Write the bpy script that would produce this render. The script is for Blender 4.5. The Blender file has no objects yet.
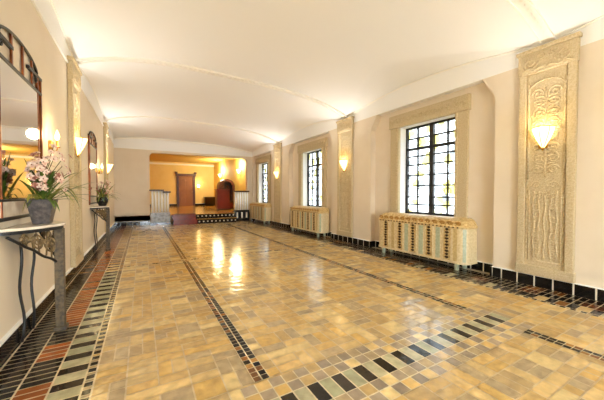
import bpy, bmesh, math, random
from mathutils import Vector, Matrix
random.seed(7)
PI = math.pi
sc = bpy.context.scene
col = sc.collection
sc.view_settings.view_transform = 'Standard'
sc.view_settings.look = 'None'
sc.view_settings.gamma = 1
sc.view_settings.use_curve_mapping = False
sc.view_settings.exposure = EXPOSURE = 0.60

# ------------------------------------------------------------------ helpers
def lin(r, g, b):
    f = lambda c: (c/255/12.92) if c/255 <= 0.04045 else ((c/255+0.055)/1.055)**2.4
    return (f(r), f(g), f(b), 1)

def mat(name, c, rough=0.5, metal=0.0, c2=None, nscale=8, bump=0.0, bscale=40, spec=0.5, emit=None, estr=0, voro=False, coat=0.0):
    m = bpy.data.materials.new(name); m.use_nodes = True
    nt = m.node_tree; b = nt.nodes['Principled BSDF']
    b.inputs['Base Color'].default_value = c
    b.inputs['Roughness'].default_value = rough
    b.inputs['Metallic'].default_value = metal
    b.inputs['Specular IOR Level'].default_value = spec
    b.inputs['Coat Weight'].default_value = coat
    tc = nt.nodes.new('ShaderNodeTexCoord')
    if c2:
        n = nt.nodes.new('ShaderNodeTexNoise'); n.inputs['Scale'].default_value = nscale; n.inputs['Detail'].default_value = 5
        r = nt.nodes.new('ShaderNodeValToRGB')
        r.color_ramp.elements[0].position = .35; r.color_ramp.elements[0].color = c
        r.color_ramp.elements[1].position = .65; r.color_ramp.elements[1].color = c2
        nt.links.new(tc.outputs['Object'], n.inputs['Vector'])
        nt.links.new(n.outputs['Fac'], r.inputs['Fac']); nt.links.new(r.outputs['Color'], b.inputs['Base Color'])
    if bump:
        n2 = nt.nodes.new('ShaderNodeTexVoronoi' if voro else 'ShaderNodeTexNoise'); n2.inputs['Scale'].default_value = bscale
        bp = nt.nodes.new('ShaderNodeBump'); bp.inputs['Strength'].default_value = bump; bp.inputs['Distance'].default_value = .02
        nt.links.new(tc.outputs['Object'], n2.inputs['Vector'])
        nt.links.new(n2.outputs['Distance' if voro else 'Fac'], bp.inputs['Height'])
        nt.links.new(bp.outputs['Normal'], b.inputs['Normal'])
    if emit:
        b.inputs['Emission Color'].default_value = emit; b.inputs['Emission Strength'].default_value = estr
    return m

class MB:
    def __init__(s): s.v = []; s.f = []; s.m = []; s.c = []
    def quad(s, a, b, c, d, mi=0, colr=None):
        n = len(s.v); s.v += [a, b, c, d]; s.f.append((n, n+1, n+2, n+3)); s.m.append(mi); s.c.append(colr)
    def face(s, pts, mi=0):
        n = len(s.v); s.v += list(pts); s.f.append(tuple(range(n, n+len(pts)))); s.m.append(mi); s.c.append(None)
    def box(s, x0, x1, y0, y1, z0, z1, mi=0):
        n = len(s.v)
        s.v += [(x0,y0,z0),(x1,y0,z0),(x1,y1,z0),(x0,y1,z0),(x0,y0,z1),(x1,y0,z1),(x1,y1,z1),(x0,y1,z1)]
        for f in ((0,3,2,1),(4,5,6,7),(0,1,5,4),(1,2,6,5),(2,3,7,6),(3,0,4,7)):
            s.f.append(tuple(n+i for i in f)); s.m.append(mi); s.c.append(None)
    def prism(s, poly, lo, hi, axis, mi=0):
        """poly: 2D points; extruded along axis (0,1,2) from lo to hi."""
        def P(p, t):
            return {0: (t, p[0], p[1]), 1: (p[0], t, p[1]), 2: (p[0], p[1], t)}[axis]
        n = len(s.v); k = len(poly)
        s.v += [P(p, lo) for p in poly] + [P(p, hi) for p in poly]
        fs = [tuple(n+i for i in reversed(range(k))), tuple(n+k+i for i in range(k))]
        fs += [(n+i, n+(i+1) % k, n+k+(i+1) % k, n+k+i) for i in range(k)]
        for f in fs: s.f.append(f); s.m.append(mi); s.c.append(None)
    def rings(s, rs, mi=0, cap=True, closed=True):
        n = len(s.v); k = len(rs[0])
        for r in rs: s.v += list(r)
        for j in range(len(rs)-1):
            for i in range(k if closed else k-1):
                a = n+j*k+i; b = n+j*k+(i+1) % k
                s.f.append((a, b, b+k, a+k)); s.m.append(mi); s.c.append(None)
        if cap:
            s.f.append(tuple(n+i for i in reversed(range(k)))); s.m.append(mi); s.c.append(None)
            s.f.append(tuple(n+(len(rs)-1)*k+i for i in range(k))); s.m.append(mi); s.c.append(None)
    def lathe(s, prof, cx=0, cy=0, n=20, mi=0, a0=0, a1=2*PI):
        full = abs(a1-a0-2*PI) < 1e-6
        k = n if full else n+1
        s.rings([[(cx+r*math.cos(a0+(a1-a0)*i/n), cy+r*math.sin(a0+(a1-a0)*i/n), z) for i in range(k)] for r, z in prof], mi, cap=full, closed=full)
    def tube(s, path, r, n=6, mi=0, taper=None):
        path = [Vector(p) for p in path]; rs = []
        t0 = (path[1]-path[0]).normalized()
        up = Vector((0,0,1)) if abs(t0.z) < .9 else Vector((1,0,0))
        nrm = t0.cross(up).normalized()
        for i, p in enumerate(path):
            t = (path[min(i+1, len(path)-1)]-path[max(i-1, 0)])
            t = t.normalized() if t.length > 1e-9 else t0
            nrm = (nrm - t*nrm.dot(t)); nrm = nrm.normalized() if nrm.length > 1e-6 else t.orthogonal().normalized()
            b = t.cross(nrm); q = r if taper is None else r*taper(i/(len(path)-1))
            rs.append([tuple(p+nrm*q*math.cos(2*PI*k/n)+b*q*math.sin(2*PI*k/n)) for k in range(n)])
        s.rings(rs, mi)
    def bar(s, a, b, w, mi=0): s.tube([a, b], w, 4, mi)
    def build(s, name, mats, parent=None, loc=None, smooth=False, bevel=0, kind=None, colattr=False):
        me = bpy.data.meshes.new(name); me.from_pydata(s.v, [], s.f)
        if not isinstance(mats, (list, tuple)): mats = [mats]
        for m in mats: me.materials.append(m)
        me.polygons.foreach_set('material_index', s.m)
        if colattr:
            at = me.color_attributes.new('Col', 'FLOAT_COLOR', 'CORNER')
            for p in me.polygons:
                c = s.c[p.index] or (.5,.5,.5,1)
                for li in p.loop_indices: at.data[li].color = c
        else:
            bm = bmesh.new(); bm.from_mesh(me); bmesh.ops.recalc_face_normals(bm, faces=bm.faces); bm.to_mesh(me); bm.free()
        if smooth: me.shade_smooth() if smooth is True else me.set_sharp_from_angle(angle=smooth)
        if smooth and smooth is not True:
            for p in me.polygons: p.use_smooth = True
        o = bpy.data.objects.new(name, me); col.objects.link(o)
        if parent: o.parent = parent
        if loc: o.location = loc
        if bevel:
            bv = o.modifiers.new('bevel', 'BEVEL'); bv.width = bevel; bv.segments = 2; bv.limit_method = 'ANGLE'
        if kind: o['kind'] = kind
        return o

def tag(o, label, cat, group=None):
    o['label'] = label; o['category'] = cat
    if group: o['group'] = group
    return o
def thing(name, label, cat, loc=(0,0,0), rz=0, group=None):
    o = bpy.data.objects.new(name, None); col.objects.link(o); o.empty_display_size = .1
    o.location = loc; o.rotation_euler = (0,0,rz)
    return tag(o, label, cat, group)
def struct(name, loc=(0,0,0)):
    o = bpy.data.objects.new(name, None); col.objects.link(o); o.location = loc; o['kind'] = 'structure'
    return o
def kids(o): return [c for c in bpy.data.objects if c.parent == o]
def dup(root, loc, rz=None, label=None):
    r = root.copy(); col.objects.link(r); r.location = loc
    if rz is not None: r.rotation_euler = (0,0,rz)
    if label: r['label'] = label
    for ch in kids(root):
        c = ch.copy(); col.objects.link(c); c.parent = r
        for g in kids(ch):
            d = g.copy(); col.objects.link(d); d.parent = c
    return r
def lamp(name, loc, watts, c=(1,.78,.40), rad=.06):
    l = bpy.data.lights.new(name, 'POINT'); l.energy = watts; l.color = c; l.shadow_soft_size = rad
    o = bpy.data.objects.new(name, l); col.objects.link(o); o.location = loc; o['kind'] = 'helper'
    return o

def uplight(loc, nx, watts=36, c=(1,1,1)):       # added white spot in front of a fan sconce, fills the vault
    l = bpy.data.lights.new('vault_fill', 'SPOT'); l.energy = watts; l.color = c; l.shadow_soft_size = .08
    l.spot_size = math.radians(155); l.spot_blend = .6
    o = bpy.data.objects.new('vault_fill', l); col.objects.link(o); o.location = loc; o['kind'] = 'helper'
    o.rotation_euler = Vector((nx*.8, 0, 1)).to_track_quat('-Z', 'Y').to_euler()

# ------------------------------------------------------------------ dimensions
XL, XR, XC = -.93, 4.65, 1.86
YB, YE = -4.2, 13.0
RIBS = [-6.75, -2.56, 1.62, 5.81, 10.0, 13.0]
NICHE = .15
def zbase(x): return 3.40-.16*(x-XL)/(XR-XL)       # the left springing sits a little higher
def zrib(x): return zbase(x)+.35*(1-min(1, abs(x-XC)/2.79)**3.5)
def zceil(x, y):
    t = min(1, abs(x-XC)/2.79)
    for a, b in zip(RIBS, RIBS[1:]):
        if a <= y <= b+1e-6: break
    s = 2*(y-a)/(b-a)-1
    amp = .35
    if y > 10: amp = .35-.16*((y-10)/3)
    zA = zbase(x)+amp*(1-t**3.5)
    ar = max(0, 1-(abs(s)*1.06)**2)
    zB = zbase(x)+ar*((.21+.14*(1-t)) if y <= 10 else (.16+(amp-.16)*(1-t)))
    return max(zA, zB)

# ------------------------------------------------------------------ materials
M = {}
M['wall'] = mat('wallpaper', lin(226,212,190), .7, c2=lin(223,208,184), nscale=3)
M['white'] = mat('white_plaster', lin(244,243,240), .6)
M['ceiling'] = mat('cream_ceiling', lin(246,245,242), .75)
M['rib'] = mat('rib_plaster', lin(250,246,236), .5)
M['stone'] = mat('carved_stone', lin(206,188,152), .75, c2=lin(188,167,127), nscale=60, bump=.6, bscale=70)
M['relief'] = mat('stone_relief', lin(214,196,158), .7, c2=lin(186,163,122), nscale=40, bump=.4, bscale=70)
M['gilt'] = mat('gilded_relief', lin(212,180,112), .5, c2=lin(178,142,76), nscale=30, bump=.4, bscale=70)
M['blacktile'] = mat('black_tile', lin(18,15,14), .12)
M['joint'] = mat('joint', lin(225,215,195), .7)
M['iron'] = mat('black_iron', lin(22,18,16), .45)
M['copper'] = mat('copper_bar', lin(150,84,44), .3, .7, c2=lin(105,55,28), nscale=12)
M['brass'] = mat('brass', lin(190,140,60), .3, .9)
M['mirror'] = mat('mirror_silver', (.82,.8,.76,1), .03, 1.0)
M['marble'] = mat('white_marble', lin(238,228,212), .25, c2=lin(214,200,182), nscale=9)
M['greymarble'] = mat('grey_marble', lin(170,165,155), .3, c2=lin(110,105,98), nscale=9)
M['scroll'] = mat('antique_iron', lin(150,125,84), .45, .4, c2=lin(88,68,44), nscale=30)
M['legstone'] = mat('weathered_leg', lin(104,88,60), .6, c2=lin(58,46,32), nscale=30, bump=.3)
M['shade'] = mat('alabaster_shade', lin(255,230,170), .4, emit=(1,.72,.26,1), estr=3.2)
M['bulb'] = mat('lit_candle_bulb', lin(255,230,170), .4, emit=(1,.76,.34,1), estr=6)
M['potgrey'] = mat('grey_pot', lin(96,86,80), .5, c2=lin(58,52,50), nscale=30, bump=.5, bscale=50)
M['potblack'] = mat('black_pot', lin(26,24,26), .15)
M['soil'] = mat('soil', lin(54,40,28), .9)
M['leaf'] = mat('leaf_green', lin(96,118,42), .45, c2=lin(58,84,30), nscale=12)
M['leaf2'] = mat('leaf_yellow_green', lin(160,156,66), .45, c2=lin(112,122,44), nscale=12)
M['stem'] = mat('stem', lin(96,84,44), .6)
M['petal'] = mat('pink_petal', lin(236,214,196), .55, c2=lin(206,164,144), nscale=30)
M['petaldark'] = mat('dark_petal', lin(178,124,104), .55, c2=lin(140,84,72), nscale=30)
M['bud'] = mat('flower_eye', lin(120,70,50), .6)
M['redwood'] = mat('red_mahogany', lin(122,36,22), .3, c2=lin(104,30,18), nscale=3)
M['doorwood'] = mat('door_wood', lin(146,88,32), .4, c2=lin(134,78,28), nscale=2)
M['hoodwood'] = mat('hood_wood', lin(84,36,18), .35, c2=lin(60,24,12), nscale=4)
M['darkwood'] = mat('dark_wood', lin(66,36,16), .35)
M['hallwall'] = mat('hall_wallpaper', lin(228,204,140), .7, c2=lin(224,198,132), nscale=3)
M['yellowwall'] = mat('yellow_wall', lin(214,178,92), .7)
M['yellowceil'] = mat('yellow_ceiling', lin(206,172,92), .7)
M['goldfloor'] = mat('gold_tile', lin(196,150,72), .15, c2=lin(170,124,56), nscale=10)
M['redtile'] = mat('red_tile', lin(134,50,26), .2, c2=lin(104,36,20), nscale=12)
M['sash'] = mat('sash_iron', lin(26,22,20), .5)
M['cream'] = mat('cream_mosaic', lin(226,208,166), .4, c2=lin(206,184,138), nscale=30, bump=.2, bscale=90, voro=True)
M['goldmosaic'] = mat('gold_mosaic', lin(222,196,140), .4, c2=lin(186,148,82), nscale=26, bump=.5, bscale=60, voro=True)
M['mintmosaic'] = mat('mint_mosaic', lin(186,192,164), .4, c2=lin(164,172,142), nscale=30)
M['palegold'] = mat('pale_gold_mosaic', lin(206,182,128), .4, c2=lin(188,160,104), nscale=30)
M['motifdark'] = mat('dark_motif', lin(60,36,16), .4)
M['motifgold'] = mat('gold_motif', lin(180,132,60), .4)
M['asphalt'] = mat('pavement', lin(205,202,196), .9)

def floor_material():
    m = bpy.data.materials.new('floor_tile'); m.use_nodes = True
    nt = m.node_tree; b = nt.nodes['Principled BSDF']
    at = nt.nodes.new('ShaderNodeAttribute'); at.attribute_name = 'Col'
    tc = nt.nodes.new('ShaderNodeTexCoord')
    n = nt.nodes.new('ShaderNodeTexNoise'); n.inputs['Scale'].default_value = 14; n.inputs['Detail'].default_value = 6
    r = nt.nodes.new('ShaderNodeValToRGB')
    r.color_ramp.elements[0].position = .3; r.color_ramp.elements[0].color = (.72,.70,.68,1)
    r.color_ramp.elements[1].position = .7; r.color_ramp.elements[1].color = (1.12,1.1,1.06,1)
    mx = nt.nodes.new('ShaderNodeMix'); mx.data_type = 'RGBA'; mx.blend_type = 'MULTIPLY'; mx.inputs['Factor'].default_value = 1
    nt.links.new(tc.outputs['Object'], n.inputs['Vector']); nt.links.new(n.outputs['Fac'], r.inputs['Fac'])
    nt.links.new(at.outputs['Color'], mx.inputs[6]); nt.links.new(r.outputs['Color'], mx.inputs[7])
    nt.links.new(mx.outputs[2], b.inputs['Base Color'])
    b.inputs['Roughness'].default_value = .14; b.inputs['Specular IOR Level'].default_value = .25
    n2 = nt.nodes.new('ShaderNodeTexNoise'); n2.inputs['Scale'].default_value = 9; n2.inputs['Detail'].default_value = 2
    bp = nt.nodes.new('ShaderNodeBump'); bp.inputs['Strength'].default_value = .22; bp.inputs['Distance'].default_value = .02
    nt.links.new(tc.outputs['Object'], n2.inputs['Vector']); nt.links.new(n2.outputs['Fac'], bp.inputs['Height'])
    nt.links.new(bp.outputs['Normal'], b.inputs['Normal'])
    return m
M['floor'] = floor_material()

def glass_material():
    m = bpy.data.materials.new('leaded_glass'); m.use_nodes = True
    nt = m.node_tree; nt.nodes.remove(nt.nodes['Principled BSDF'])
    out = nt.nodes['Material Output']
    tr = nt.nodes.new('ShaderNodeBsdfTransparent'); gl = nt.nodes.new('ShaderNodeBsdfGlossy'); gl.inputs['Roughness'].default_value = .05
    mx = nt.nodes.new('ShaderNodeMixShader'); mx.inputs[0].default_value = .06
    tc = nt.nodes.new('ShaderNodeTexCoord'); vo = nt.nodes.new('ShaderNodeTexVoronoi'); vo.inputs['Scale'].default_value = 7
    r = nt.nodes.new('ShaderNodeValToRGB'); r.color_ramp.interpolation = 'CONSTANT'
    r.color_ramp.elements[0].position = 0; r.color_ramp.elements[0].color = (.38,.38,.375,1)
    r.color_ramp.elements[1].position = .5; r.color_ramp.elements[1].color = (.43,.43,.425,1)
    e = r.color_ramp.elements.new(.66); e.color = (.27,.25,.14,1)
    e = r.color_ramp.elements.new(.80); e.color = (.17,.175,.17,1)
    nt.links.new(tc.outputs['Object'], vo.inputs['Vector']); nt.links.new(vo.outputs['Color'], r.inputs['Fac'])
    nt.links.new(r.outputs['Color'], tr.inputs['Color'])
    nt.links.new(tr.outputs[0], mx.inputs[1]); nt.links.new(gl.outputs[0], mx.inputs[2]); nt.links.new(mx.outputs[0], out.inputs['Surface'])
    return m
M['glass'] = glass_material()
M['clear'] = M['glass'].copy()
for n_ in list(M['clear'].node_tree.nodes):
    if n_.bl_idname in ('ShaderNodeTexVoronoi', 'ShaderNodeValToRGB', 'ShaderNodeTexCoord'): M['clear'].node_tree.nodes.remove(n_)

# ------------------------------------------------------------------ floor
def floor():
    mb = MB()
    grout = lin(218,200,164)
    def q(x0, x1, y0, y1, z, c, wob=0.0):
        t = [random.uniform(-wob, wob) for _ in range(3)]
        dz = lambda a, b: z+t[0]*a+t[1]*b
        mb.quad((x0,y0,dz(0,0)), (x1,y0,dz(1,0)), (x1,y1,dz(1,1)), (x0,y1,dz(0,1)), 0, c)
    q(XL-.3, XR+.6, YB-.3, YE+.3, -.0055, grout)
    tans = [lin(200,176,126), lin(208,187,138), lin(196,170,116), lin(186,163,116), lin(204,183,136), lin(176,157,120), lin(166,152,126), lin(214,197,150), lin(198,170,110), lin(172,158,130)]
    def tan():
        c = random.choice(tans); k = random.uniform(.9, 1.08)
        return (c[0]*k*1.16, c[1]*k*1.09, c[2]*k*.98, 1)
    x0, x1, nX = -.29, 4.02, 23
    md = (x1-x0)/nX; g = .0052; W = .0012
    def tile(a, b, c, d): q(a+g, b-g, c+g, d-g, -.0024, tan(), W)
    y = -2.0; j = 0
    nY = int((YE-.0+2.0)/md)+1
    used = set()
    for jy in range(nY):
        for ix in range(nX):
            if (ix, jy) in used: continue
            a, c = x0+ix*md, y+jy*md
            r = random.random(); h = md/2
            if r < .12 and ix < nX-1 and (ix+1, jy) not in used:      # long tile across
                used.add((ix+1, jy)); tile(a, a+2*md, c, c+h); tile(a, a+md, c+h, c+md); tile(a+md, a+2*md, c+h, c+md)
            elif r < .30: tile(a, a+md, c, c+md)
            elif r < .68: tile(a, a+md, c, c+h); tile(a, a+md, c+h, c+md)
            elif r < .92: tile(a, a+h, c, c+md); tile(a+h, a+md, c, c+md)
            else: tile(a, a+h, c, c+h); tile(a+h, a+md, c, c+h); tile(a, a+md, c+h, c+md)
    black = lambda: random.choice([lin(16,13,12), lin(26,18,14), lin(20,18,17), lin(34,22,15)])
    orange = lambda: random.choice([lin(168,90,32), lin(150,76,30), lin(180,104,38), lin(140,76,34)])
    russet = lambda: random.choice([lin(104,48,26), lin(84,40,24), lin(120,66,34)])
    brown = lambda: random.choice([lin(128,78,30), lin(150,100,44), lin(110,70,34), lin(165,120,60)])
    mint = lambda: random.choice([lin(182,178,146), lin(192,186,152), lin(170,170,138)])
    gl = lin(224,210,176)
    # borders along both walls
    for side in (0, 1):
        X = (lambda a, b: (a, b)) if side == 0 else (lambda a, b: (2*XC-b, 2*XC-a))
        a, b = X(XL-.02, -.285)
        q(a, b, -2, YE, -.002, gl)
        cols = [(-.885,-.705), (-.705,-.526), (-.526,-.347), (-.347,-.29)]
        for ci, (p, r) in enumerate(cols):
            a, b = X(p, r); yy = -2.0; i = 0
            a += .006; b -= .006
            step = (.066, .066, .095, .047)[ci]
            while yy < YE:
                rich = any(lo < yy < hi for lo, hi in ((-1.6, 1.2), (1.75, 5.45), (5.95, 9.6)))
                st = step
                if ci == 0: c = black() if rich and yy < 5.5 else random.choice([black, brown])()
                elif ci == 1: c = (orange() if (i % 9) < 4 else black()) if yy < 3.6 else (orange() if random.random() < .75 else brown())
                elif ci == 2:
                    st = .088 if i % 2 else .102
                    c = (black() if i % 2 else mint()) if rich and yy < 5.4 else (brown() if i % 2 else tan())
                else:
                    st = .056 if i % 2 else .030
                    c = black() if i % 2 and yy < 5.4 else (brown() if i % 2 else tan())
                if side and ci == 1: c = russet() if (i % 9) < 3 else black()
                if side and ci == 2: c = black() if i % 2 or random.random() < .3 else random.choice([mint, brown, tan])()
                q(a, b, yy+.005, yy+st-.005, 0, c, .0006); yy += st; i += 1
        a, b = X(XL, -.885)
        yy = -2.0
        while yy < YE: q(a, b-.008 if side == 0 else b, yy+.004, yy+.196, 0, black()); yy += .2
    # double chains of small squares along the room
    for xc in (.69, 2*XC-.69):
        for lo, hi in ((-2.0, 1.17), (1.74, 5.56), (5.76, 11.6)):
            q(xc-.057, xc+.057, lo, hi, .0012, gl)
            for dx in (-.028, .028):
                yy = lo; i = 0
                while yy < hi:
                    q(xc+dx-.023, xc+dx+.023, yy+.003, yy+.051, .002, black() if random.random() < (.75 if dx > 0 else .45) else brown()); yy += .054; i += 1
    # cross band of black and mint bars with grey chequer either side
    def crossband(yc):
        n = 14; p = .19; xs = XC-n*p/2
        q(xs, xs+n*p, yc-.275, yc+.275, .0012, gl)
        grey = lambda: random.choice([lin(166,150,128), lin(152,138,120), lin(176,160,138)])
        for i in range(n):
            for k in range(2):
                a = xs+i*p+k*.095
                q(a+.005, a+.090, yc-.085, yc+.085, .002, (lin(52,42,28) if random.random() < .6 else lin(36,30,22)) if k == 0 else mint(), .0005)
                for r_, ys in enumerate((yc-.275, yc-.18, yc+.09, yc+.185)):
                    q(a+.004, a+.091, ys+.003, ys+.088, .002, grey() if (k+r_) % 2 else tan(), .0005)
    crossband(1.455)
    def dotband(yc):
        xx = x0
        q(x0, x1, yc-.03, yc+.03, .0012, gl); i = 0
        while xx < x1-.05:
            q(xx+.004, xx+.05, yc-.023, yc+.023, .002, (black() if i % 2 else brown()) if i % 4 < 3 else tan()); xx += .054; i += 1
    dotband(5.66); dotband(9.85)
    o = mb.build('floor', M['floor'], colattr=True, kind='structure')
floor()

# ------------------------------------------------------------------ ceiling
def ceiling():
    mb = MB(); nx = 84
    ys = []
    for a, b in zip(RIBS[1:], RIBS[2:]):
        n = int((b-a)/.055)
        ys += [a+(b-a)*i/n for i in range(n)]
    ys = [YB + k*.055 for k in range(int((RIBS[1]-YB)/.055))] + ys + [YE]
    n0 = 0
    xs = [XL+(XR-XL)*i/nx for i in range(nx+1)]
    mb.v = [(x, y, zceil(x, y)) for y in ys for x in xs]
    for j in range(len(ys)-1):
        for i in range(nx):
            a = j*(nx+1)+i
            mb.f.append((a, a+nx+1, a+nx+2, a+1)); mb.m.append(0); mb.c.append(None)
    o = mb.build('ceiling', M['ceiling'], smooth=True, kind='structure')
ceiling()
def rib(name, y):
    mb = MB(); n = 80
    def strip(y0, y1, drop, seg=None):
        xs = [XL+.01+(XR-XL-.02)*i/n for i in range(n+1)]
        zz = zrib
        mb.rings([[(x, y0, zz(x)+.02), (x, y0, zz(x)-drop), (x, y1, zz(x)-drop), (x, y1, zz(x)+.02)] for x in xs])
    strip(y-.080, y-.050, .036); strip(y+.062, y+.080, .020); strip(y-.062, y+.062, .006)
    # rope of beads along the middle
    m = 64
    for i in range(m):
        u0 = XL+.04+(XR-XL-.08)*i/m; u1 = u0+(XR-XL-.08)/m*.72
        z = lambda x: zrib(x)-.006
        mb.rings([[(u, y+d, z(u)+.004), (u+.015, y+d-.012, z(u)-.018), (u+.015, y+d+.012, z(u)-.018)] for u, d in ((u0, -.018), (u1, .018))])
    mb.build(name, M['rib'], smooth=math.radians(40), kind='structure')
for i, y in enumerate(RIBS[1:5]): rib('trim_%d' % (i+1), y)

# ------------------------------------------------------------------ walls
def wall_right():
    mb = MB(); T = 5.12
    BAY = [(-1.93, .72), (2.25, 4.9), (6.43, 9.08), (10.61, 12.86)]
    prev = YB-.2
    for a, b in BAY:
        mb.box(XR, T, prev, a, 0, 3.045); prev = b
        # niche back with the window hole
        xb = XR+NICHE; off = a-2.25
        wa, wb = 2.88+off, 4.24+off
        wb = min(wb, b-.02)
        mb.box(xb, T, a, wa, 0, 3.045); mb.box(xb, T, wb, b, 0, 3.045)
        mb.box(xb, T, wa, wb, 0, .82); mb.box(xb, T, wa, wb, 2.72, 3.045)
        mb.prism([(a, 2.72), (a+.2, 3.045), (a, 3.045)], XR, xb, 0)
        mb.prism([(b, 2.72), (b, 3.045), (b-.2, 3.045)], XR, xb, 0)
    mb.box(XR, T, prev, YE+.25, 0, 3.045)
    mb.box(XR, T, YB-.2, YE+.25, 3.045, 3.95, 1)
    mb.build('wall_right', [M['wall'], M['white']], kind='structure')
    bb = MB()
    def run(y0, y1, x):
        yy = y0
        while yy < y1-.01:
            e = min(yy+.2, y1)
            bb.box(x-.03, x+.001, yy+.009, e-.009, 0, .14); yy = e
        bb.box(x-.028, x+.001, y0, y1, 0, .136, 1)
        bb.box(x-.034, x+.001, y0, y1, .14, .152, 2)
    prev = YB
    for a, b in BAY:
        run(prev, a, XR); run(a, b, XR+NICHE); prev = b
        for e in (a, b):
            s = .03 if e == a else -.03
            bb.box(XR-.03, XR+NICHE, min(e, e+s), max(e, e+s), 0, .14)
    run(prev, YE, XR)
    bb.build('baseboard_right', [M['blacktile'], M['joint'], M['white']], kind='structure')
wall_right()
def wall_left():
    mb = MB()
    mb.box(XL-.25, XL, YB-.2, YE+.25, 0, 3.17)
    mb.box(XL-.25, XL, YB-.2, YE+.25, 3.17, 3.95, 1)
    mb.build('wall_left', [M['wall'], M['white']], kind='structure')
    bb = MB(); yy = YB
    while yy < YE-.01:
        bb.box(XL-.001, XL+.03, yy+.004, yy+.196, 0, .15); yy += .2
    bb.box(XL-.001, XL+.024, YB, YE, 0, .146, 1); bb.box(XL-.001, XL+.034, YB, YE, .15, .162, 2)
    bb.build('baseboard_left', [M['blacktile'], M['blacktile'], M['white']], kind='structure')
    cn = MB()
    cn.box(XL-.001, XL+.02, YB, YE, 3.155, 3.182)
    cn.build('trim_5', M['white'], kind='structure')
wall_left()
def lunette_edge(name, x):
    mb = MB(); 
    for a, b in zip(RIBS[1:], RIBS[2:]):
        pts = [(x, a+.10+(b-a-.20)*i/40, zceil(x, a+.10+(b-a-.20)*i/40)-.012) for i in range(41)]
        mb.tube(pts, .013, 6)
    mb.build(name, M['rib'], smooth=True, kind='structure')
lunette_edge('trim_9', XR-.008); lunette_edge('trim_10', XL+.008)
def wall_back():
    mb = MB(); a, b, z = -.2, 2.2, 2.3        # glazed entrance added out of view for fill daylight
    mb.box(XL-.25, a, YB-.25, YB, 0, 3.95); mb.box(b, XR+.5, YB-.25, YB, 0, 3.95); mb.box(a, b, YB-.25, YB, z, 3.95)
    mb.build('wall_back', M['wall'], kind='structure')
    r = struct('added_entrance', ((a+b)/2, YB-.12, 0)); h = (b-a)/2
    f = MB()
    for x in (-h+.04, 0, h-.04): f.box(x-.04, x+.04, -.04, .04, 0, z)
    for zz in (.05, 1.9, z-.04): f.box(-h, h, -.04, .04, zz-.04, zz+.04)
    f.build('door_frame', M['sash'], r)
    f = MB(); f.box(-h, h, -.004, .004, .05, z-.05); f.build('glass_pane', M['clear'], r)
    f = MB(); f.tube([(-.06, .07, .9), (-.06, .07, 1.3)], .015, 8); f.build('door_handle', M['brass'], r)
wall_back()
OX0, OX1, OZ = .28, 4.41, 2.95
PF = .38                                   # level of the raised hall
def wall_end():
    mb = MB(); y0, y1 = YE, YE+.28
    mb.box(XL-.2, OX0, y0, y1, 0, 3.04); mb.box(OX1, XR+.2, y0, y1, 0, 3.04)
    mb.box(OX0, OX1, y0, y1, OZ, 3.04)
    mb.box(XL-.2, XR+.2, y0, y1, 3.04, 3.95, 1)
    r = .16
    arc = [(OX0, OZ), (OX0, OZ-r)] + [(OX0+r-r*math.cos(a*PI/16), OZ-r+r*math.sin(a*PI/16)) for a in range(1, 8)] + [(OX0+r, OZ)]
    mb.prism(arc, y0, y1, 1)
    mb.prism([(OX0+OX1-x, z) for x, z in arc], y0, y1, 1)
    mb.build('wall_end', [M['wall'], M['white']], kind='structure')
    bb = MB(); xx = XL
    while xx < OX0-.01:
        bb.box(xx+.004, min(xx+.196, OX0), y0-.03, y0+.001, 0, .15); xx += .2
    bb.box(XL, OX0, y0-.024, y0+.001, 0, .146, 1); bb.box(XL, OX0, y0-.034, y0+.001, .15, .165, 2)
    bb.build('baseboard_end', [M['blacktile'], M['joint'], M['white']], kind='structure')
    tr = MB()                               # curved cornice following the vault, and a raised wall panel
    n = 40; pts = []
    for i in range(n+1):
        x = XL+(XR-XL)*i/n; pts.append((x, YE-.03, zceil(x, YE)-.03))
    tr.tube(pts, .035, 6)
    tr.build('trim_6', M['rib'], kind='structure', smooth=True)
    pn = MB()
    for (a, b, c, d) in ((-.66, .06, .42, .46), (-.66, .06, 2.54, 2.58), (-.66, -.62, .42, 2.58), (.02, .06, .42, 2.58)):
        pn.box(a, b, YE-.014, YE+.001, c, d)
    pn.build('trim_7', M['wall'], kind='structure')
wall_end()

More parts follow.
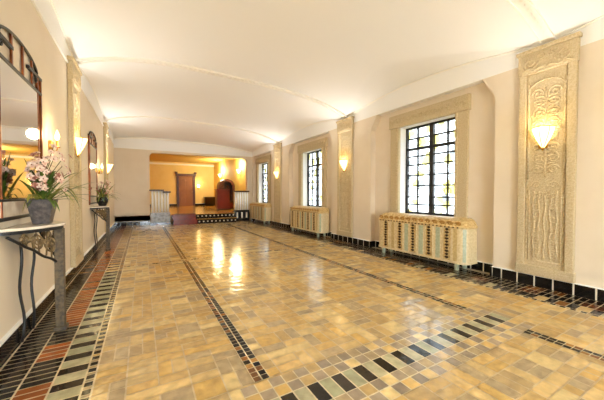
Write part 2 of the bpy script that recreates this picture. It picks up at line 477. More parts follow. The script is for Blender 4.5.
# ------------------------------------------------------------------ raised hall behind the opening
HY = 21.8
def hall():
    mb = MB(); mb.box(-1.2, 5.0, YE+.0, HY+.3, 0, PF)
    mb.build('floor_hall', M['goldfloor'], kind='structure')
    w = MB(); w.box(-1.4, 5.2, HY, HY+.25, 0, 4.2); w.build('wall_hall_back', M['hallwall'], kind='structure')
    w = MB(); w.box(4.75, 5.0, YE+.28, HY, 0, 4.2); w.build('wall_hall_right', M['yellowwall'], kind='structure')
    w = MB(); w.box(-1.4, -1.15, YE+.28, HY, 0, 4.2); w.build('wall_hall_left', M['yellowwall'], kind='structure')
    w = MB(); w.box(-1.4, 5.2, YE+.2, HY+.2, 3.52, 3.7)
    w.box(-1.2, 4.8, 16.2, 16.6, 3.3, 3.53); w.box(-1.2, 4.8, YE+.28, 13.6, 3.1, 3.53)
    w.build('ceiling_hall', M['yellowceil'], kind='structure')
    b = MB(); b.box(-1.15, 2.2, HY-.03, HY, PF, PF+.16); b.box(3.34, 4.75, HY-.03, HY, PF, PF+.16)
    b.box(-1.15, 2.2, HY-.035, HY, PF+.16, PF+.175, 1); b.box(3.34, 4.75, HY-.035, HY, PF+.16, PF+.175, 1)
    b.build('baseboard_hall', [M['blacktile'], M['white']], kind='structure')
    t = MB(); t.box(-1.15, 4.75, HY-.08, HY, 3.30, 3.42); t.build('trim_8', M['white'], kind='structure')
    # steps
    s = thing('entrance_steps', 'red and black tiled steps up to the raised hall at the far end', 'steps', (2.34, 12.3, 0))
    def L(m, *b): m.box(b[0]-2.34, b[1]-2.34, b[2]-12.3, b[3]-12.3, b[4], b[5], *(b[6:]))
    a = MB(); L(a, 1.05, 3.66, 12.30, 12.999, 0, .185); a.build('lower_step', M['blacktile'], s, bevel=.01)
    a = MB(); L(a, 1.05, 3.66, 12.62, 12.999, .185, PF); a.build('upper_step', M['blacktile'], s, bevel=.01)
    a = MB(); L(a, 1.03, 3.68, 12.28, 12.62, .185, .205); a.build('lower_tread', M['goldfloor'], s)
    a = MB(); L(a, 1.03, 3.68, 12.60, 12.999, PF, PF+.018); a.build('upper_tread', M['goldfloor'], s)
    for zz, y in ((.0, 12.30), (.205, 12.62)):
        x = 2.05
        while x < 3.6:
            a = MB(); L(a, x, x+.055, y-.006, y+.001, zz+.07, zz+.12); o = a.build('white_inlay', M['joint'], s); x += .17
    c = MB(); L(c, 1.08, 1.98, 12.20, 12.279, 0, .17); L(c, 1.08, 1.98, 12.279, 12.599, .206, .216); L(c, 1.08, 1.98, 12.20, 12.29, .17, .216)
    L(c, 1.08, 1.98, 12.56, 12.60, .206, PF+.03); L(c, 1.08, 1.98, 12.56, 12.98, PF+.0185, PF+.03)
    c.build('red_carpet', M['redtile'], s)
hall()

def door():
    d = struct('door_1', (2.77, HY, PF))
    a = MB()
    a.box(-.62, -.46, -.10, 0, 0, 2.28); a.box(.46, .62, -.10, 0, 0, 2.28); a.box(-.68, .68, -.13, 0, 2.16, 2.32)
    a.box(-.72, -.56, -.15, 0, 2.32, 2.46); a.box(.56, .72, -.15, 0, 2.32, 2.46)
    a.build('door_frame', M['hoodwood'], d, bevel=.01)
    p = MB(); p.box(-.46, .46, -.05, 0, 0, 2.16); p.build('door_leaf', M['doorwood'], d)
    for z0, z1 in ((.15, .95), (1.1, 2.0)):
        for x0, x1 in ((-.38, -.05), (.05, .38)):
            q = MB(); q.box(x0, x1, -.062, -.05, z0, z1); q.build('door_panel', M['doorwood'], d, bevel=.01)
    h = MB(); h.lathe([(.0, 0), (.03, .01), (.03, .03), (0, .04)], .40, -.08, 10); h.v = [(x, y, z+1.02) for x, y, z in h.v]
    h.build('door_handle', M['brass'], d)
door()

def balustrade(name, label, x0, x1, y, z0, zb, zt, base):
    t = thing(name, label, 'balustrade', ((x0+x1)/2, y, z0), group='fluted balustrades beside the steps')
    w = x1-x0; h = w/2
    a = MB(); a.box(-h, h, -.12, .12, 0, zb-z0); a.build('plinth', base, t, bevel=.008)
    a = MB(); a.box(-h+.02, h-.02, -.07, .07, zb-z0, zt-z0-.05); a.build('panel', M['cream'], t)
    n = 6
    for i in range(n):
        x = -h+.02+(w-.04)*(i+.5)/n
        a = MB(); a.lathe([(.036, zb-z0+.01), (.036, zt-z0-.055)], x, -.07, 10); a.build('flute', M['white'], t, smooth=True)
    return t, h
t, h = balustrade('balustrade', 'white fluted balustrade on grey marble base left of the steps', .29, 1.0, 12.85, 0, .5, 1.42, M['greymarble'])
a = MB(); a.box(-h-.03, h-.22, -.14, .14, 1.37, 1.43); a.build('cap_rail', M['darkwood'], t, bevel=.008)
a = MB(); a.box(h-.26, h+.03, -.14, .14, 1.30, 1.36); a.build('cap_step', M['darkwood'], t, bevel=.008)
a = MB(); a.box(-h-.01, h+.01, -.14, .14, 0, .10); a.build('base_course', M['blacktile'], t)
t, h = balustrade('balustrade', 'white fluted balustrade on black base right of the steps', 3.69, 4.40, 12.85, 0, .5, 1.39, M['blacktile'])
a = MB(); a.box(-h-.03, h+.01, -.14, .14, 1.34, 1.40); a.build('cap_rail', M['darkwood'], t, bevel=.008)
for x in (-.22, 0, .22):
    a = MB(); a.box(x-.035, x+.035, -.126, -.119, .14, .40); a.build('white_inlay', M['joint'], t)

def desk():
    t = thing('reception_desk', 'dark red mahogany desk standing on the raised hall beyond the steps', 'desk', (3.80, 15.4, PF))
    a = MB(); a.box(-.33, .33, -.25, .25, .08, 1.08); a.build('body', M['redwood'], t, bevel=.01)
    a = MB(); a.box(-.36, .36, -.28, .28, 1.08, 1.13); a.build('desktop', M['redwood'], t, bevel=.01)
    a = MB(); a.box(-.34, .34, -.26, .26, 0, .08); a.build('plinth', M['darkwood'], t)
    for x in (-.16, .16):
        a = MB(); a.box(x-.12, x+.12, -.262, -.25, .18, .98); a.build('front_panel', M['redwood'], t, bevel=.005)
    c = thing('porter_chair', 'arched carved dark wood chair with hooded back behind the red desk', 'chair', (4.22, 16.3, PF))
    n = 14
    outer = [(-.45, 0)] + [(-.45*math.cos(PI*i/n), 1.30+.42*math.sin(PI*i/n)) for i in range(n+1)] + [(.45, 0)]
    inner = [(-.33, 0)] + [(-.33*math.cos(PI*i/n), 1.28+.30*math.sin(PI*i/n)) for i in range(n+1)] + [(.33, 0)]
    a = MB()
    k = len(outer)
    for i in range(k-1):
        a.prism([outer[i], outer[i+1], inner[i+1], inner[i]], -.28, .24, 1)
    a.build('hood', M['hoodwood'], c)
    a = MB(); a.prism(inner, .20, .24, 1); a.build('back_panel', M['darkwood'], c)
    a = MB(); a.box(-.33, .33, -.26, .20, .36, .46); a.build('seat', M['darkwood'], c, bevel=.02)
    a = MB(); a.box(-.33, .33, -.24, -.20, .05, .36); a.build('seat_front', M['redwood'], c)
    for s in (-1, 1):
        a = MB()
        a.tube([(s*.16+.10*math.cos(q*.5)*(1-q/26), .17, 1.28+.10*math.sin(q*.5)*(1-q/26)) for q in range(22)], .016, 6)
        a.build('carved_scroll', M['copper'], c, smooth=True)
    k = thing('side_cabinet', 'low black cabinet against the far hall wall near its corner', 'cabinet', (4.35, 21.4, PF))
    a = MB(); a.box(-.38, .38, -.25, .25, .05, .62); a.build('body', M['blacktile'], k, bevel=.01)
    a = MB(); a.box(-.41, .41, -.28, .28, .62, .66); a.build('top', M['darkwood'], k)
    for x in (-.19, .19):
        a = MB(); a.box(x-.17, x+.17, -.262, -.25, .1, .58); a.build('cabinet_door', M['blacktile'], k)
    for x in (-.34, .34):
        for y in (-.2, .2):
            a = MB(); a.box(x-.025, x+.025, y-.025, y+.025, 0, .05); a.build('foot', M['darkwood'], k)
desk()

# ------------------------------------------------------------------ windows (surround, sash, panes)
def window(idx, y, near=False):
    r = struct('window_%d' % idx, (XR+NICHE, y, 0))
    hi = .84; wi = .62                         # half widths outside / inside
    for s in (-1, 1):
        a = MB(); a.box(-.05, .02, min(s*wi, s*hi), max(s*wi, s*hi), .80, 2.66); a.build('stone_jamb', M['stone'], r, bevel=.008)
        e = MB(); e.box(-.062, -.045, min(s*(wi+.02), s*(wi+.05)), max(s*(wi+.02), s*(wi+.05)), .80, 2.66); e.build('jamb_bead', M['relief'], r)
    a = MB(); a.box(-.07, .02, -hi-.03, hi+.03, 2.66, 2.93); a.build('stone_lintel', M['stone'], r, bevel=.012)
    e = MB()
    for i in range(12):
        yy = -hi+.06+i*(2*hi-.12)/11
        e.tube([(-.072, yy+.05*math.cos(q*.6)*(1-q/24), 2.79+.06*math.sin(q*.6)*(1-q/24)) for q in range(18)], .010, 5)
    e.build('lintel_carving', M['relief'], r, smooth=True)
    a = MB(); a.box(-.10, .30, -wi-.02, wi+.02, .78, .83); a.build('window_sill', M['white'], r)
    for s in (-1, 1):
        a = MB(); a.box(.02, .30, min(s*wi, s*(wi+.03)), max(s*wi, s*(wi+.03)), .83, 2.68); a.build('reveal', M['white'], r)
    a = MB(); a.box(.02, .30, -wi, wi, 2.66, 2.72); a.build('reveal_head', M['white'], r)
    gx = .215
    f = MB()
    f.box(gx-.03, gx+.03, -wi, -wi+.045, .83, 2.66); f.box(gx-.03, gx+.03, wi-.045, wi, .83, 2.66)
    f.box(gx-.03, gx+.03, -wi, wi, .83, .875); f.box(gx-.03, gx+.03, -wi, wi, 2.62, 2.66)
    f.build('sash_frame', M['sash'], r)
    f = MB(); f.box(gx-.035, gx+.03, -.045, .045, .83, 2.66); f.build('mullion', M['sash'], r)
    f = MB(); f.box(gx-.03, gx+.03, -wi, wi, 2.17, 2.225); f.build('transom', M['sash'], r)
    # leading: upper lights and lower lights
    def bar(y0, y1, z0, z1):
        b = MB(); b.box(gx-.02, gx+.02, y0, y1, z0, z1); b.build('glazing_bar', M['sash'], r)
    for s in (-1, 1):
        ym = s*.33
        bar(ym-.016, ym+.016, 2.22, 2.62)
        lo, hi_ = (0.04, wi) if s > 0 else (-wi, -.04)
        bar(lo, hi_, 2.40, 2.43)
        for z in (1.03, 1.19, 1.42, 1.64, 1.86, 2.04): bar(lo, hi_, z-.014, z+.014)
        bar(ym-.011, ym+.011, .87, 2.18)
    for s in (-1, 1):                           # little leaded emblems, one per light
        for z in (1.30, 2.32):
            b = MB(); ym = s*.33
            ring = [(gx-.004, ym+.07*math.cos(q*PI/8), z+.07*math.sin(q*PI/8)) for q in range(17)]
            b.tube(ring, .007, 5); b.build('leaded_ring', M['sash'], r)
    p = MB(); p.box(gx-.004, gx+.004, -wi+.04, wi-.04, .87, 2.63); p.build('pane', M['glass'], r)
    return r
for i, y in enumerate((3.56, 7.74, 11.92, -.6)): window(i+1, y)  # last window is unseen, added for its daylight

# ------------------------------------------------------------------ radiator covers
def radiator():
    W = .965; D = .325; R = .13          # local: origin on floor at the niche back, x towards the room is negative
    t = thing('radiator_cover', '', 'radiator cover', (0,0,0), group='mosaic radiator covers under the windows')
    def outline(ins, z, n=8):
        w = W-ins; d = D-ins; r = max(.02, R-ins*.4); pts = [(0, w, z)]
        for i in range(n+1):
            a = i/n*PI/2; pts.append((-(d-r)-r*math.sin(a), (w-r)+r*math.cos(a), z))
        for i in range(n+1):
            a = i/n*PI/2; pts.append((-(d-r)-r*math.cos(a), -(w-r)-r*math.sin(a), z))
        pts.append((0, -w, z)); return pts
    a = MB(); a.rings([outline(0, .125), outline(0, .69)]); a.build('body', M['cream'], t, smooth=math.radians(35))
    a = MB(); a.rings([outline(-.012, .685), outline(-.012, .715), outline(.0, .73), outline(.015, .775), outline(.05, .82), outline(.10, .845), outline(.16, .85)])
    a.build('shoulder', M['goldmosaic'], t, smooth=math.radians(35))
    a = MB(); a.rings([outline(-.012, .11), outline(-.012, .14)]); a.build('bottom_rim', M['cream'], t)
    # raised scroll carving on the shoulder
    e = MB()
    for i in range(13):
        y = -.84+i*.14
        e.tube([(-.317, y+.052*math.cos(q*.55)*(1-q/26), .765+.036*math.sin(q*.55)*(1-q/26)) for q in range(20)], .0085, 5)
    e.build('shoulder_scrollwork', M['motifgold'], t, smooth=True)
    e = MB()
    for i in range(24):
        y = -.84+i*.073; e = MB(); e.box(-.340, -.325, y-.012, y+.012, .692, .712); e.build('stud', M['motifdark'], t)
    c = 3.515
    for Y in (4.215, 3.847, 3.54, 3.2, 2.86):   # five carved motif columns
        y = Y-c
        p = MB(); p.box(-.331, -.320, y-.062, y+.062, .15, .675); m = p.build('motif_panel', M['goldmosaic'], t)
        s = MB(); z = .19; k = 0
        while z < .66:
            w = .030 if k % 2 else .038
            s.prism([(y-w, z), (y, z-.022), (y+w, z), (y+w*.5, z+.022), (y-w*.5, z+.022)], -.339, -.329, 0)
            z += .052; k += 1
        s.build('motif', M['motifdark'], m)
        for e_ in (-.072, .072):
            q = MB(); q.box(-.334, -.320, y+e_-.007, y+e_+.007, .15, .675); q.build('motif_border', M['cream'], m)
    for Y, w, mm in ((4.03, .035, 'palegold'), (3.695, .04, 'mintmosaic'), (3.37, .045, 'mintmosaic'), (3.03, .04, 'mintmosaic'), (2.72, .03, 'palegold')):
        p = MB(); p.box(-.329, -.320, Y-c-w, Y-c+w, .15, .675); p.build('inlay_strip', M[mm], t)
    p = MB()
    o_ = outline(-.004, .15)
    n_ = 9
    arc = o_[1+n_+3:1+2*n_-3]
    p.rings([arc, [(x, y, .675) for x, y, z in arc]], cap=False, closed=False); p.build('mint_corner', M['mintmosaic'], t, smooth=True)
    for Y in (-.80, .80):
        a = MB(); a.box(-.305, -.255, Y-.025, Y+.025, 0, .125); a.build('leg', M['mintmosaic'], t)
        a = MB(); a.box(-.08, -.03, Y-.025, Y+.025, 0, .125); a.build('leg', M['mintmosaic'], t)
    return t
rad = radiator()
rad.location = (XR+NICHE-.036, 3.515, 0)
rad['label'] = 'large cream and gold mosaic radiator cover nearest in the room, under the largest window'
dup(rad, (XR+NICHE-.036, 7.695, 0), None, 'mosaic radiator cover under the middle window, between the two farther right-hand pilasters')
dup(rad, (XR+NICHE-.036, 11.875, 0), None, 'most distant mosaic radiator cover, under the far window next to the steps')

# ------------------------------------------------------------------ pilasters
def spiral(c, r, turns, d, a0=0, n=26):
    return [(c[0]+d*r*(1-.82*i/n)*math.cos(a0+turns*2*PI*i/n), c[1]+r*(1-.82*i/n)*math.sin(a0+turns*2*PI*i/n)) for i in range(n+1)]
def pilaster(w=.60, depth=.06, zb=.15, zt=3.20, full=True):
    t = thing('carved_pilaster', '', 'pilaster', group='carved stone pilasters along the walls')
    h = w/2; X = -depth
    a = MB()
    a.box(X*.55, 0, -h, h, zb, zt)
    a.build('slab', M['stone'], t)
    for y0, y1 in ((-h, -h+.085), (h-.085, h)):
        a = MB(); a.box(X, X*.5, y0, y1, zb+.12, zt-.30); a.build('border', M['stone'], t, bevel=.008)
    a = MB(); a.box(X*1.15, 0, -h-.015, h+.015, zb, zb+.13); a.build('base_block', M['stone'], t, bevel=.01)
    a = MB(); a.box(X*1.15, 0, -h-.012, h+.012, zt-.33, zt-.05); a.build('capital', M['stone'], t, bevel=.01)
    cap = kids(t)[-1]
    a = MB(); a.box(X*1.45, 0, -h-.03, h+.03, zt-.05, zt); a.build('abacus', M['relief'], t, bevel=.008)
    def vine(name, xs, items, rad, parent, m):
        v = MB()
        for pts in items: v.tube([(xs, y, z) for y, z in pts], rad, 5)
        return v.build(name, m, parent, smooth=True)
    it = []
    for s in (-1, 1):
        it.append([(s*y, z+zt-.19) for y, z in spiral((.17, 0), .085, 1.6, 1, PI)])
        it.append([(s*y, z+zt-.14) for y, z in spiral((.05, .0), .045, 1.4, 1, 0)])
        it.append([(s*(.02+.24*k/10), zt-.285+.015*math.sin(k)) for k in range(11)])
    vine('capital_scroll', X*1.15, it, .012, t, M['relief'])
    # upper arched panel
    z0, z1 = 1.45, zt-.42
    it = []
    it.append([(-.19, z0), (-.19, z1-.15)] + [(-.19*math.cos(q*PI/10), z1-.15+.13*math.sin(q*PI/10)) for q in range(1, 10)] + [(.19, z1-.15), (.19, z0)])
    vine('arch_molding', X*.6, it, .012, t, M['relief'])
    it = []
    for s in (-1, 1):
        z = z0+.05; k = 0
        while z < z1-.3:
            it.append([(s*y, zz) for y, zz in spiral((.085, z+.07), .066, 1.5, (-1 if k % 2 else 1), k*PI*.5)])
            for q in range(3):
                it.append([(s*(.02+.02*u), z+.03+q*.05+.025*math.sin(u*.6)) for u in range(6)])
            z += .15; k += 1
        it.append([(s*y, zz) for y, zz in spiral((.085, z1-.20), .075, 1.6, 1, 0)])
    it.append([(0.006*math.sin(q*.9), z0+.02+(z1-z0-.15)*q/30) for q in range(31)])
    vine('vine_relief', X*.58, it, .0095, t, M['relief'])
    # lower panel with stems and a rosette
    it = [[(-.17, zb+.2), (.17, zb+.2), (.17, 1.36), (-.17, 1.36), (-.17, zb+.2)]]
    for y in (-.12, -.06, 0, .06, .12): it.append([(y+.01*math.sin(q*.8+y*30), zb+.24+q*.05) for q in range(19)])
    for s in (-1, 1):
        for k in range(7):
            it.append([(s*y, zz) for y, zz in spiral((.09, zb+.32+k*.15), .05, 1.3, (-1 if k % 2 else 1), k)])
    for q in range(8):
        an = q*PI/4; it.append([(r_*math.cos(an), 1.24+r_*math.sin(an)) for r_ in (.01, .03, .05, .065)])
    vine('stem_relief', X*.58, it, .009, t, M['relief'])
    for y in (-h+.105, h-.105):
        d = MB(); prof = []
        for k in range(34):
            z = zb+.2+k*.077
            prof += [(.005, z-.020), (.011, z-.009), (.014, z), (.011, z+.009), (.005, z+.020)]
        d.lathe(prof, X*.6, y, 6)
        d.build('bead_row', M['relief'], t, smooth=True)
    return t
pil = pilaster()
pil.location = (XR-.002, 1.62, 0); pil['label'] = 'large carved stone pilaster nearest on the right-hand wall, with a lit fan shade'
dup(pil, (XR-.002, 5.81, 0), 0, 'carved stone pilaster between the nearest two right-hand windows')
dup(pil, (XR-.002, 10.0, 0), 0, 'carved stone pilaster next to the farthest right-hand window')
dup(pil, (XL+.002, 5.58, 0), PI, 'carved pilaster on the left wall between the two mirrors').scale.z = 1.02
dup(pil, (XL+.002, 9.95, 0), PI, 'carved pilaster on the left wall beyond the smaller mirror').scale.z = 1.02

# ------------------------------------------------------------------ sconces
def fan_sconce():
    t = thing('wall_sconce', '', 'wall lamp', group='lit fan sconces on the pilasters')
    n = 14; H_ = .34
    a = MB()
    prof = [(.010, 0), (.040, .05), (.078, .12), (.110, .20), (.128, .27)]
    rs = [[(-.015-r*1.0*math.sin(PI*i/n), r*math.cos(PI*i/n), z) for i in range(n+1)] for r, z in prof]
    a.rings(rs, cap=False, closed=False); a.build('shade', M['shade'], t, smooth=True)
    b = MB(); b.tube([(-.015-.128*math.sin(PI*i/n), .128*math.cos(PI*i/n), .27) for i in range(n+1)], .006, 6); b.build('rim', M['brass'], t, smooth=True)
    b = MB()
    for i in (3, 7, 11):
        b.tube([(-.019-r*1.0*math.sin(PI*i/n), r*math.cos(PI*i/n), z) for r, z in prof], .004, 5)
    b.build('rib', M['brass'], t)
    b = MB(); b.lathe([(0, -.035), (.014, -.02), (.018, 0), (.010, .012), (0, .014)], -.022, 0, 10); b.build('finial', M['brass'], t, smooth=True)
    b = MB(); b.box(-.015, 0, -.05, .05, .0, .24); b.build('back_plate', M['brass'], t, bevel=.004)
    return t
FS = fan_sconce()
WATT = 6
def put_fan(first, loc, rz, label, nx):
    o = FS if first else dup(FS, loc, rz)
    o.location = loc; o.rotation_euler = (0,0,rz); o['label'] = label
    lamp('sconce_light', (loc[0]+nx*.13, loc[1], loc[2]+.24), WATT)
    uplight((loc[0]+nx*.21, loc[1], loc[2]+.24), nx, 24 if loc[1] < 3 else 37 if loc[1] < 8 else 46)
px = XR-.045; lx = XL+.045
put_fan(True, (px, 1.64, 1.85), 0, 'lit fan-shaped sconce on the nearest right-hand pilaster', -1)
put_fan(False, (px, 5.81, 1.85), 0, 'lit fan-shaped sconce on the pilaster between the nearest two right-hand windows', -1)
put_fan(False, (px, 10.0, 1.85), 0, 'lit fan-shaped sconce on the pilaster by the farthest right-hand window', -1)
put_fan(False, (lx, 5.56, 1.85), PI, 'lit fan-shaped sconce on the left-hand pilaster between the mirrors', 1)
put_fan(False, (lx, 9.95, 1.85), PI, 'lit fan-shaped sconce on the left-hand pilaster past the smaller mirror', 1)
def candle_sconce():
    t = thing('candle_sconce', '', 'wall lamp', group='candle sconces beside the mirrors')
    b = MB(); b.lathe([(0, -.06), (.03, -.05), (.035, .05), (.02, .07), (0, .075)], .008, 0, 12); b.build('back_plate', M['brass'], t, smooth=True)
    b = MB(); b.tube([(.012, 0, -.02), (.04, 0, -.05), (.07, 0, -.045), (.075, 0, -.01)], .007, 6); b.build('arm', M['brass'], t, smooth=True)
    b = MB(); b.lathe([(.0, -.012), (.026, -.008), (.030, 0), (.012, .006), (.011, .075), (0, .076)], .075, 0, 12); b.build('candle_cup', M['brass'], t, smooth=True)
    b = MB(); b.lathe([(.004, .076), (.018, .095), (.024, .12), (.017, .15), (.006, .185), (.001, .20)], .075, 0, 12); b.build('bulb', M['bulb'], t, smooth=True)
    return t
CS = candle_sconce()
CS.location = (XL, 4.28, 1.80); CS['label'] = 'lit candle sconce on the left wall just beyond the large mirror'
dup(CS, (XL, 8.5, 1.80), 0, 'lit candle sconce on the left wall beyond the smaller mirror')
for y in (4.28, 8.5): lamp('candle_light', (XL+.17, y, 1.93), 4)
# unseen sconces added outside the frame as fill light
put_fan(False, (lx, 1.45, 1.85), PI, 'unseen fan-shaped sconce added for fill light on the left wall before the large mirror', 1)
put_fan(False, (lx, -2.6, 1.85), PI, 'unseen fan-shaped sconce added for fill light on the left wall at the near end of the room', 1)
# hall sconces: upright glass cups on a bracket
def cup_sconce():
    t = thing('hall_sconce', '', 'wall lamp', group='sconces in the raised hall')
    b = MB(); b.box(-.03, 0, -.05, .05, -.12, .12); b.build('back_plate', M['brass'], t, bevel=.006)
    b = MB(); b.tube([(-.03, 0, -.06), (-.10, 0, -.09), (-.13, 0, -.02)], .012, 6); b.build('arm', M['brass'], t, smooth=True)
    b = MB(); b.lathe([(.01, -.02), (.06, .02), (.09, .10), (.10, .19), (.09, .20), (.02, .0)], -.13, 0, 14); b.build('shade', M['bulb'], t, smooth=True)
    return t
HS = cup_sconce()
HS.location = (4.75, 15.1, 2.40); HS['label'] = 'nearer of two bright sconces on the yellow hall wall, above the right balustrade'
dup(HS, (4.75, 19.3, 2.40), 0, 'farther of two bright sconces on the yellow hall wall, above the arched chair')
dup(HS, (3.62, HY, 1.72), -PI/2*-1, 'small sconce on the far hall wall just right of the wooden door')
for p in ((4.45, 15.1, 2.85), (4.45, 19.3, 2.85)): lamp('hall_light', p, 112, (1,.90,.54), .26)
lamp('hall_light', (3.62, HY-.25, 2.1), 5, (1,.7,.35), .08)

# ------------------------------------------------------------------ mirrors
def wall_mirror():
    """local: origin at wall, x towards the room, y along the wall (centre 0)."""
    t = thing('wall_mirror', '', 'mirror', group='iron framed mirrors on the left wall')
    Z = dict(b=1.055, g0=1.2, g1=2.29, u=2.443, top=2.566)
    a = MB(); a.box(.004, .02, -.44, .44, Z['g0'], Z['g1']); a.build('mirror_glass', M['mirror'], t)
    a = MB(); a.box(.004, .018, -.55, .55, Z['b'], Z['g0']); a.build('marble_panel', M['marble'], t)
    for y, m in ((-.55, 'copper'), (.55, 'copper')):
        a = MB(); a.box(.002, .026, y-.014, y+.014, Z['b']-.03, Z['u']); a.build('outer_upright', M[m], t, bevel=.004)
    for y in (-.45, .45):
        a = MB(); a.box(.002, .024, y-.011, y+.011, Z['b'], Z['u']-.02 if abs(y) > 1 else Z['u']); a.build('inner_upright', M['copper'], t, bevel=.004)
    for z, w in ((Z['g1'], .017), (Z['g0'], .013), (Z['b'], .018)):
        a = MB(); a.box(.002, .028, -.56, .56, z-w*.8, z+w*.8); a.build('cross_rail', M['iron'], t, bevel=.004)
    for s in (-1, 1):
        a = MB(); a.box(.002, .028, min(s*.18, s*.57), max(s*.18, s*.57), Z['u']-.016, Z['u']+.016); a.build('top_rail', M['iron'], t, bevel=.004)
    n = 20
    arch = [(.016, -.44*math.cos(PI*i/n), Z['u']+.02+.115*math.sin(PI*i/n)) for i in range(n+1)]
    a = MB(); a.tube(arch, .013, 8); a.build('arch', M['iron'], t, smooth=True)
    for y in (-.19, .06, .30):
        zt = Z['u']+.02+.115*math.sqrt(max(0, 1-(y/.44)**2))
        a = MB(); a.box(.006, .022, y-.013, y+.013, Z['g1'], zt); a.build('arch_bar', M['copper'], t, bevel=.003)
    for s in (-1, 1):
        a = MB(); a.tube([(.018, s*(.41+.035*math.cos(q*.5)*(1-q/22)), Z['u']-.05+.035*math.sin(q*.5)*(1-q/22)) for q in range(18)], .008, 6); a.build('curl', M['iron'], t, smooth=True)
    return t
MR = wall_mirror(); MR.location = (XL, 3.38, 0)
MR['label'] = 'large iron framed mirror with arched top, nearest on the left wall'
dup(MR, (XL, 7.56, 0), 0, 'smaller looking arched mirror farther along the left wall, past the pilaster')

# ------------------------------------------------------------------ console tables
def console():
    """local: origin on the floor at the wall, x towards the room, y along the wall."""
    t = thing('console_table', '', 'table', group='marble topped console tables')
    W = .43; D = .312; zt = .985
    def outline(k):
        pts = []
        n = 24
        for i in range(n+1):
            a = PI*i/n; c, s = math.cos(a), math.sin(a); e = 2/1.45
            pts.append(((abs(s)**e)*D*k+.002, math.copysign(abs(c)**e, c)*W*k))
        return pts
    a = MB(); a.prism(outline(1), zt-.022, zt, 2); a.build('marble_top', M['marble'], t, bevel=.004)
    a = MB(); a.prism(outline(.95), zt-.05, zt-.022, 2); a.build('apron_rim', M['iron'], t)
    L = (.268, 0)
    # square front leg with block capital and foot
    a = MB(); a.box(L[0]-.034, L[0]+.034, -.034, .034, .04, zt-.05); a.build('front_leg', M['legstone'], t, bevel=.006)
    fl = kids(t)[-1]
    a = MB(); a.box(L[0]-.048, L[0]+.048, -.048, .048, 0, .04); a.build('leg_foot', M['legstone'], t, bevel=.006)
    for s in (-1, 1):
        # bracket: lower chord from the leg up to the wall end
        P0 = Vector((L[0]-.02, s*.03, .63)); P1 = Vector((.03, s*.36, .915))
        def on(u, w):        # u along, w 0 lower chord .. 1 top
            b = P0.lerp(P1, u); return (b.x, b.y, b.z+(zt-.055-b.z)*w)
        a = MB(); a.tube([on(u/12, 0.02+.03*math.sin(u*1.3)) for u in range(13)], .011, 6); a.build('bracket_chord', M['iron'], t, smooth=True)
        sc_ = MB()
        for k, u in enumerate((.08, .36, .62)):
            hgt = (zt-.055)-(P0.z+(P1.z-P0.z)*u); rr = min(.085, hgt*.40)
            du = rr/ (P1-P0).length
            for dd in (1, -1):
                sc_.tube([on(u+.06+dd*du*(1-.8*q/22)*math.cos(q*.5)*.9, .48+dd*.0+ (rr/hgt)*(1-.8*q/22)*math.sin(q*.5)) for q in range(23)], .0062, 5)
            sc_.tube([on(u+.02+v*.016, .05+.9*abs(math.sin(v*.39))) for v in range(9)], .007, 5)
        sc_.build('scrollwork', M['scroll'], t, smooth=True)
        # slender curved back leg
        y = s*.14
        a = MB(); a.tube([(.045+.010*math.sin(q*.7), y+s*.018*math.sin(q*.45), .83-.83*q/14+.004) for q in range(15)], .0105, 8); a.build('back_leg', M['iron'], t, smooth=True)
    a = MB(); a.tube([(.06, -.15, .83), (.06, .15, .83)], .010, 6); a.build('back_rail', M['iron'], t)
    a = MB(); a.tube([(.06, 0, .83), (L[0], 0, .86)], .010, 6); a.build('cross_rail', M['iron'], t)
    return t
CT = console(); CT.location = (XL, 3.33, 0)
CT['label'] = 'nearest marble topped iron console table with scrollwork apron on the left wall'
dup(CT, (XL, 7.52, 0), 0, 'farther console table on the left wall, below the smaller mirror')

# ------------------------------------------------------------------ plants
def blossom_mesh(name, r, m):
    mb = MB(); k = 5
    for i in range(k):
        a = 2*PI*i/k; d = Vector((math.cos(a), math.sin(a), 0)); s = Vector((-math.sin(a), math.cos(a), 0))
        P = lambda u, w, z: tuple(d*u*r+s*w*r+Vector((0,0,z*r)))
        mb.face([P(.08,-.08,0), P(.5,-.38,.18), P(.95,-.22,.12), P(1.05,0,.05), P(.95,.22,.12), P(.5,.38,.18), P(.08,.08,0)])
    mb.lathe([(0, -.12*r), (.12*r, -.05*r), (.16*r, .08*r), (.08*r, .2*r), (0, .22*r)], 0, 0, 7, 1)
    me_o = mb.build(name, [m, M['bud']])
    return me_o
def leaf_strip(mb, base, az, length, rise, droop, w, mi=0):
    n = 9; pts = []
    d = Vector((math.cos(az), math.sin(az), 0)); s = Vector((-math.sin(az), math.cos(az), 0))
    for i in range(n+1):
        u = i/n
        p = Vector(base)+d*length*u*(1-.15*u)+Vector((0,0,rise*u-droop*u*u))
        ww = w*math.sin(PI*min(1, .12+u*.88))**.7*(1 if u < 1 else .05)
        pts.append((p-s*ww+Vector((0,0,.25*ww)), p, p+s*ww+Vector((0,0,.25*ww))))
    for i in range(n):
        for k in range(2):
            mb.quad(tuple(pts[i][k]), tuple(pts[i][k+1]), tuple(pts[i+1][k+1]), tuple(pts[i+1][k]), mi)
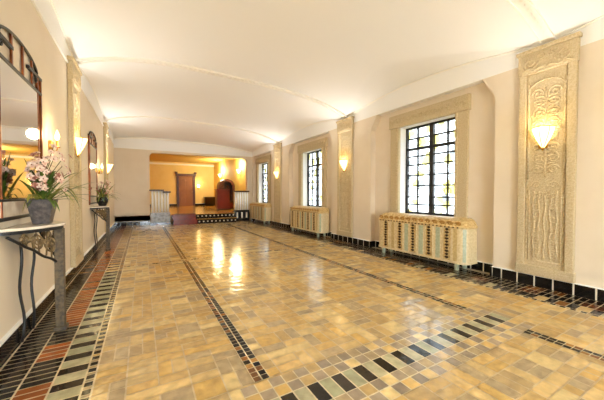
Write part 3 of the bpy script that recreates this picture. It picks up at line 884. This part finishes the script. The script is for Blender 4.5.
def plant(loc, label, pot_fn, S, flower_c, nfl, petal, half=False):
    t = thing('potted_plant', label, 'potted plant', loc)
    ztop = pot_fn(t)
    rnd = random.Random(int(loc[1]*100))
    front = lambda x, lim: x if x > lim else lim+(lim-x)*.35
    wallx = -(loc[0]-XL)+.06
    for grp in range(54):
        mb = MB()
        az = rnd.uniform(-PI, PI); ln = rnd.uniform(.22, .52)*S
        if math.cos(az)*ln < wallx: ln = max(.10, wallx/min(-.2, math.cos(az)))
        leaf_strip(mb, (rnd.uniform(-.04,.04), rnd.uniform(-.04,.04), ztop-.01), az, ln, (ri := rnd.uniform(.12,.62)*S), rnd.uniform(.1, ri+.10), rnd.uniform(.007,.017)*S)
        mb.build('leaf', M['leaf'] if rnd.random() < .5 else M['leaf2'], t, smooth=True)
    proto = blossom_mesh('blossom', .031*S, petal); proto.parent = t
    dark = blossom_mesh('blossom', .029*S, M['petaldark']); dark.parent = t; dark.location = (flower_c[0]+.03, flower_c[1]-.05, flower_c[2]+.1)
    first = True; stems = MB()
    for i in range(nfl):
        while True:
            q = Vector((rnd.uniform(-1,1), rnd.uniform(-1,1), rnd.uniform(-1,1)))
            if q.length < 1 : break
        p = Vector((flower_c[0]+q.x*.16*S, flower_c[1]+q.y*.34*S, flower_c[2]+q.z*.24*S))
        p.x = max(p.x, wallx)
        o = proto if first else proto.copy()
        if not first: col.objects.link(o); o.parent = t
        first = False
        o.location = p
        if i % 4 == 3: o.data = dark.data
        nrm = Vector((q.x+.5, q.y-.5, q.z+.25)); o.rotation_euler = nrm.to_track_quat('Z', 'Y').to_euler()
        o.scale = (rnd.uniform(.75, 1.2),)*3
        if i % 3 == 0:
            mid = Vector((p.x*.35, p.y*.35, ztop+(p.z-ztop)*.6))
            stems.tube([(0, 0, ztop-.02), tuple(mid), tuple(p)], .003*S, 5)
    stems.build('stems', M['stem'], t)
    return t
def square_pot(t):
    a = MB(); H = .215; r0, r1 = .056, .092
    sq = lambda r, z: [(r,r,z), (-r,r,z), (-r,-r,z), (r,-r,z)]
    a.rings([sq(r0, 0), sq(r1, H), sq(r1-.014, H), sq(r1-.022, H-.03)]); a.build('pot', M['potgrey'], t, bevel=.004)
    a = MB(); a.rings([sq(r1-.022, H-.035), sq(r1-.02, H-.028)]); a.build('soil', M['soil'], t)
    return H-.02
def round_pot(t):
    a = MB(); a.lathe([(.001, 0), (.06, 0), (.075, .02), (.105, .09), (.11, .15), (.095, .19), (.085, .19), (.09, .15), (.001, .14)], 0, 0, 20)
    a.build('pot', M['potblack'], t, smooth=math.radians(40))
    a = MB(); a.lathe([(.001, .15), (.088, .152), (.001, .156)], 0, 0, 16); a.build('soil', M['soil'], t)
    return .16
plant((XL+.16, 3.31, .988), 'pink flowering plant with long leaves in a tapered square grey pot', square_pot, 1.0, (.07, -.02, .47), 72, M['petal'])
plant((XL+.17, 7.56, .988), 'flowering plant in a round black pot on the farther console table', round_pot, .95, (.04, .02, .40), 50, M['petal'])

# ------------------------------------------------------------------ outside
pv = MB(); pv.box(-30, 40, -30, 34, -1.1, -1.0); pv.build('ground_outside', M['asphalt'], kind='structure')
w = bpy.data.worlds.new('sky'); sc.world = w; w.use_nodes = True
bg = w.node_tree.nodes['Background']; bg.inputs['Color'].default_value = (.80, .91, 1, 1); bg.inputs['Strength'].default_value = 30.0
for i, y in enumerate((3.585, 7.765, 11.93, -.6)):      # daylight portals in the window openings
    l = bpy.data.lights.new('daylight_portal', 'AREA'); l.shape = 'RECTANGLE'; l.size = 1.8; l.size_y = 1.2
    l.cycles.is_portal = True
    o = bpy.data.objects.new('daylight_portal', l); col.objects.link(o); o.location = (XR+NICHE+.31, y, 1.74)
    o.rotation_euler = (0, PI/2, 0); o['kind'] = 'helper'

l = bpy.data.lights.new('daylight_portal', 'AREA'); l.shape = 'RECTANGLE'; l.size = 2.4; l.size_y = 2.3; l.cycles.is_portal = True
o = bpy.data.objects.new('daylight_portal', l); col.objects.link(o); o.location = (1.0, YB-.2, 1.15); o.rotation_euler = (PI/2, 0, 0); o['kind'] = 'helper'

# ------------------------------------------------------------------ camera
cam = bpy.data.cameras.new('camera'); co = bpy.data.objects.new('camera', cam); col.objects.link(co)
cam.sensor_width = 36; cam.lens = 36*280/604; cam.clip_start = .02
yaw = math.atan(160/280); pit = math.atan(6/280)
d = Vector((math.sin(yaw)*math.cos(pit), math.cos(yaw)*math.cos(pit), -math.sin(pit)))
co.location = (0, 0, 1.25); co.rotation_euler = d.to_track_quat('-Z', 'Y').to_euler()
sc.camera = co
sc.cycles.max_bounces = 12; sc.cycles.diffuse_bounces = 6; sc.cycles.glossy_bounces = 4; sc.cycles.transparent_max_bounces = 12
sc.cycles.use_denoising = True
sc.cycles.caustics_reflective = False; sc.cycles.caustics_refractive = False
sc.cycles.sample_clamp_indirect = 6
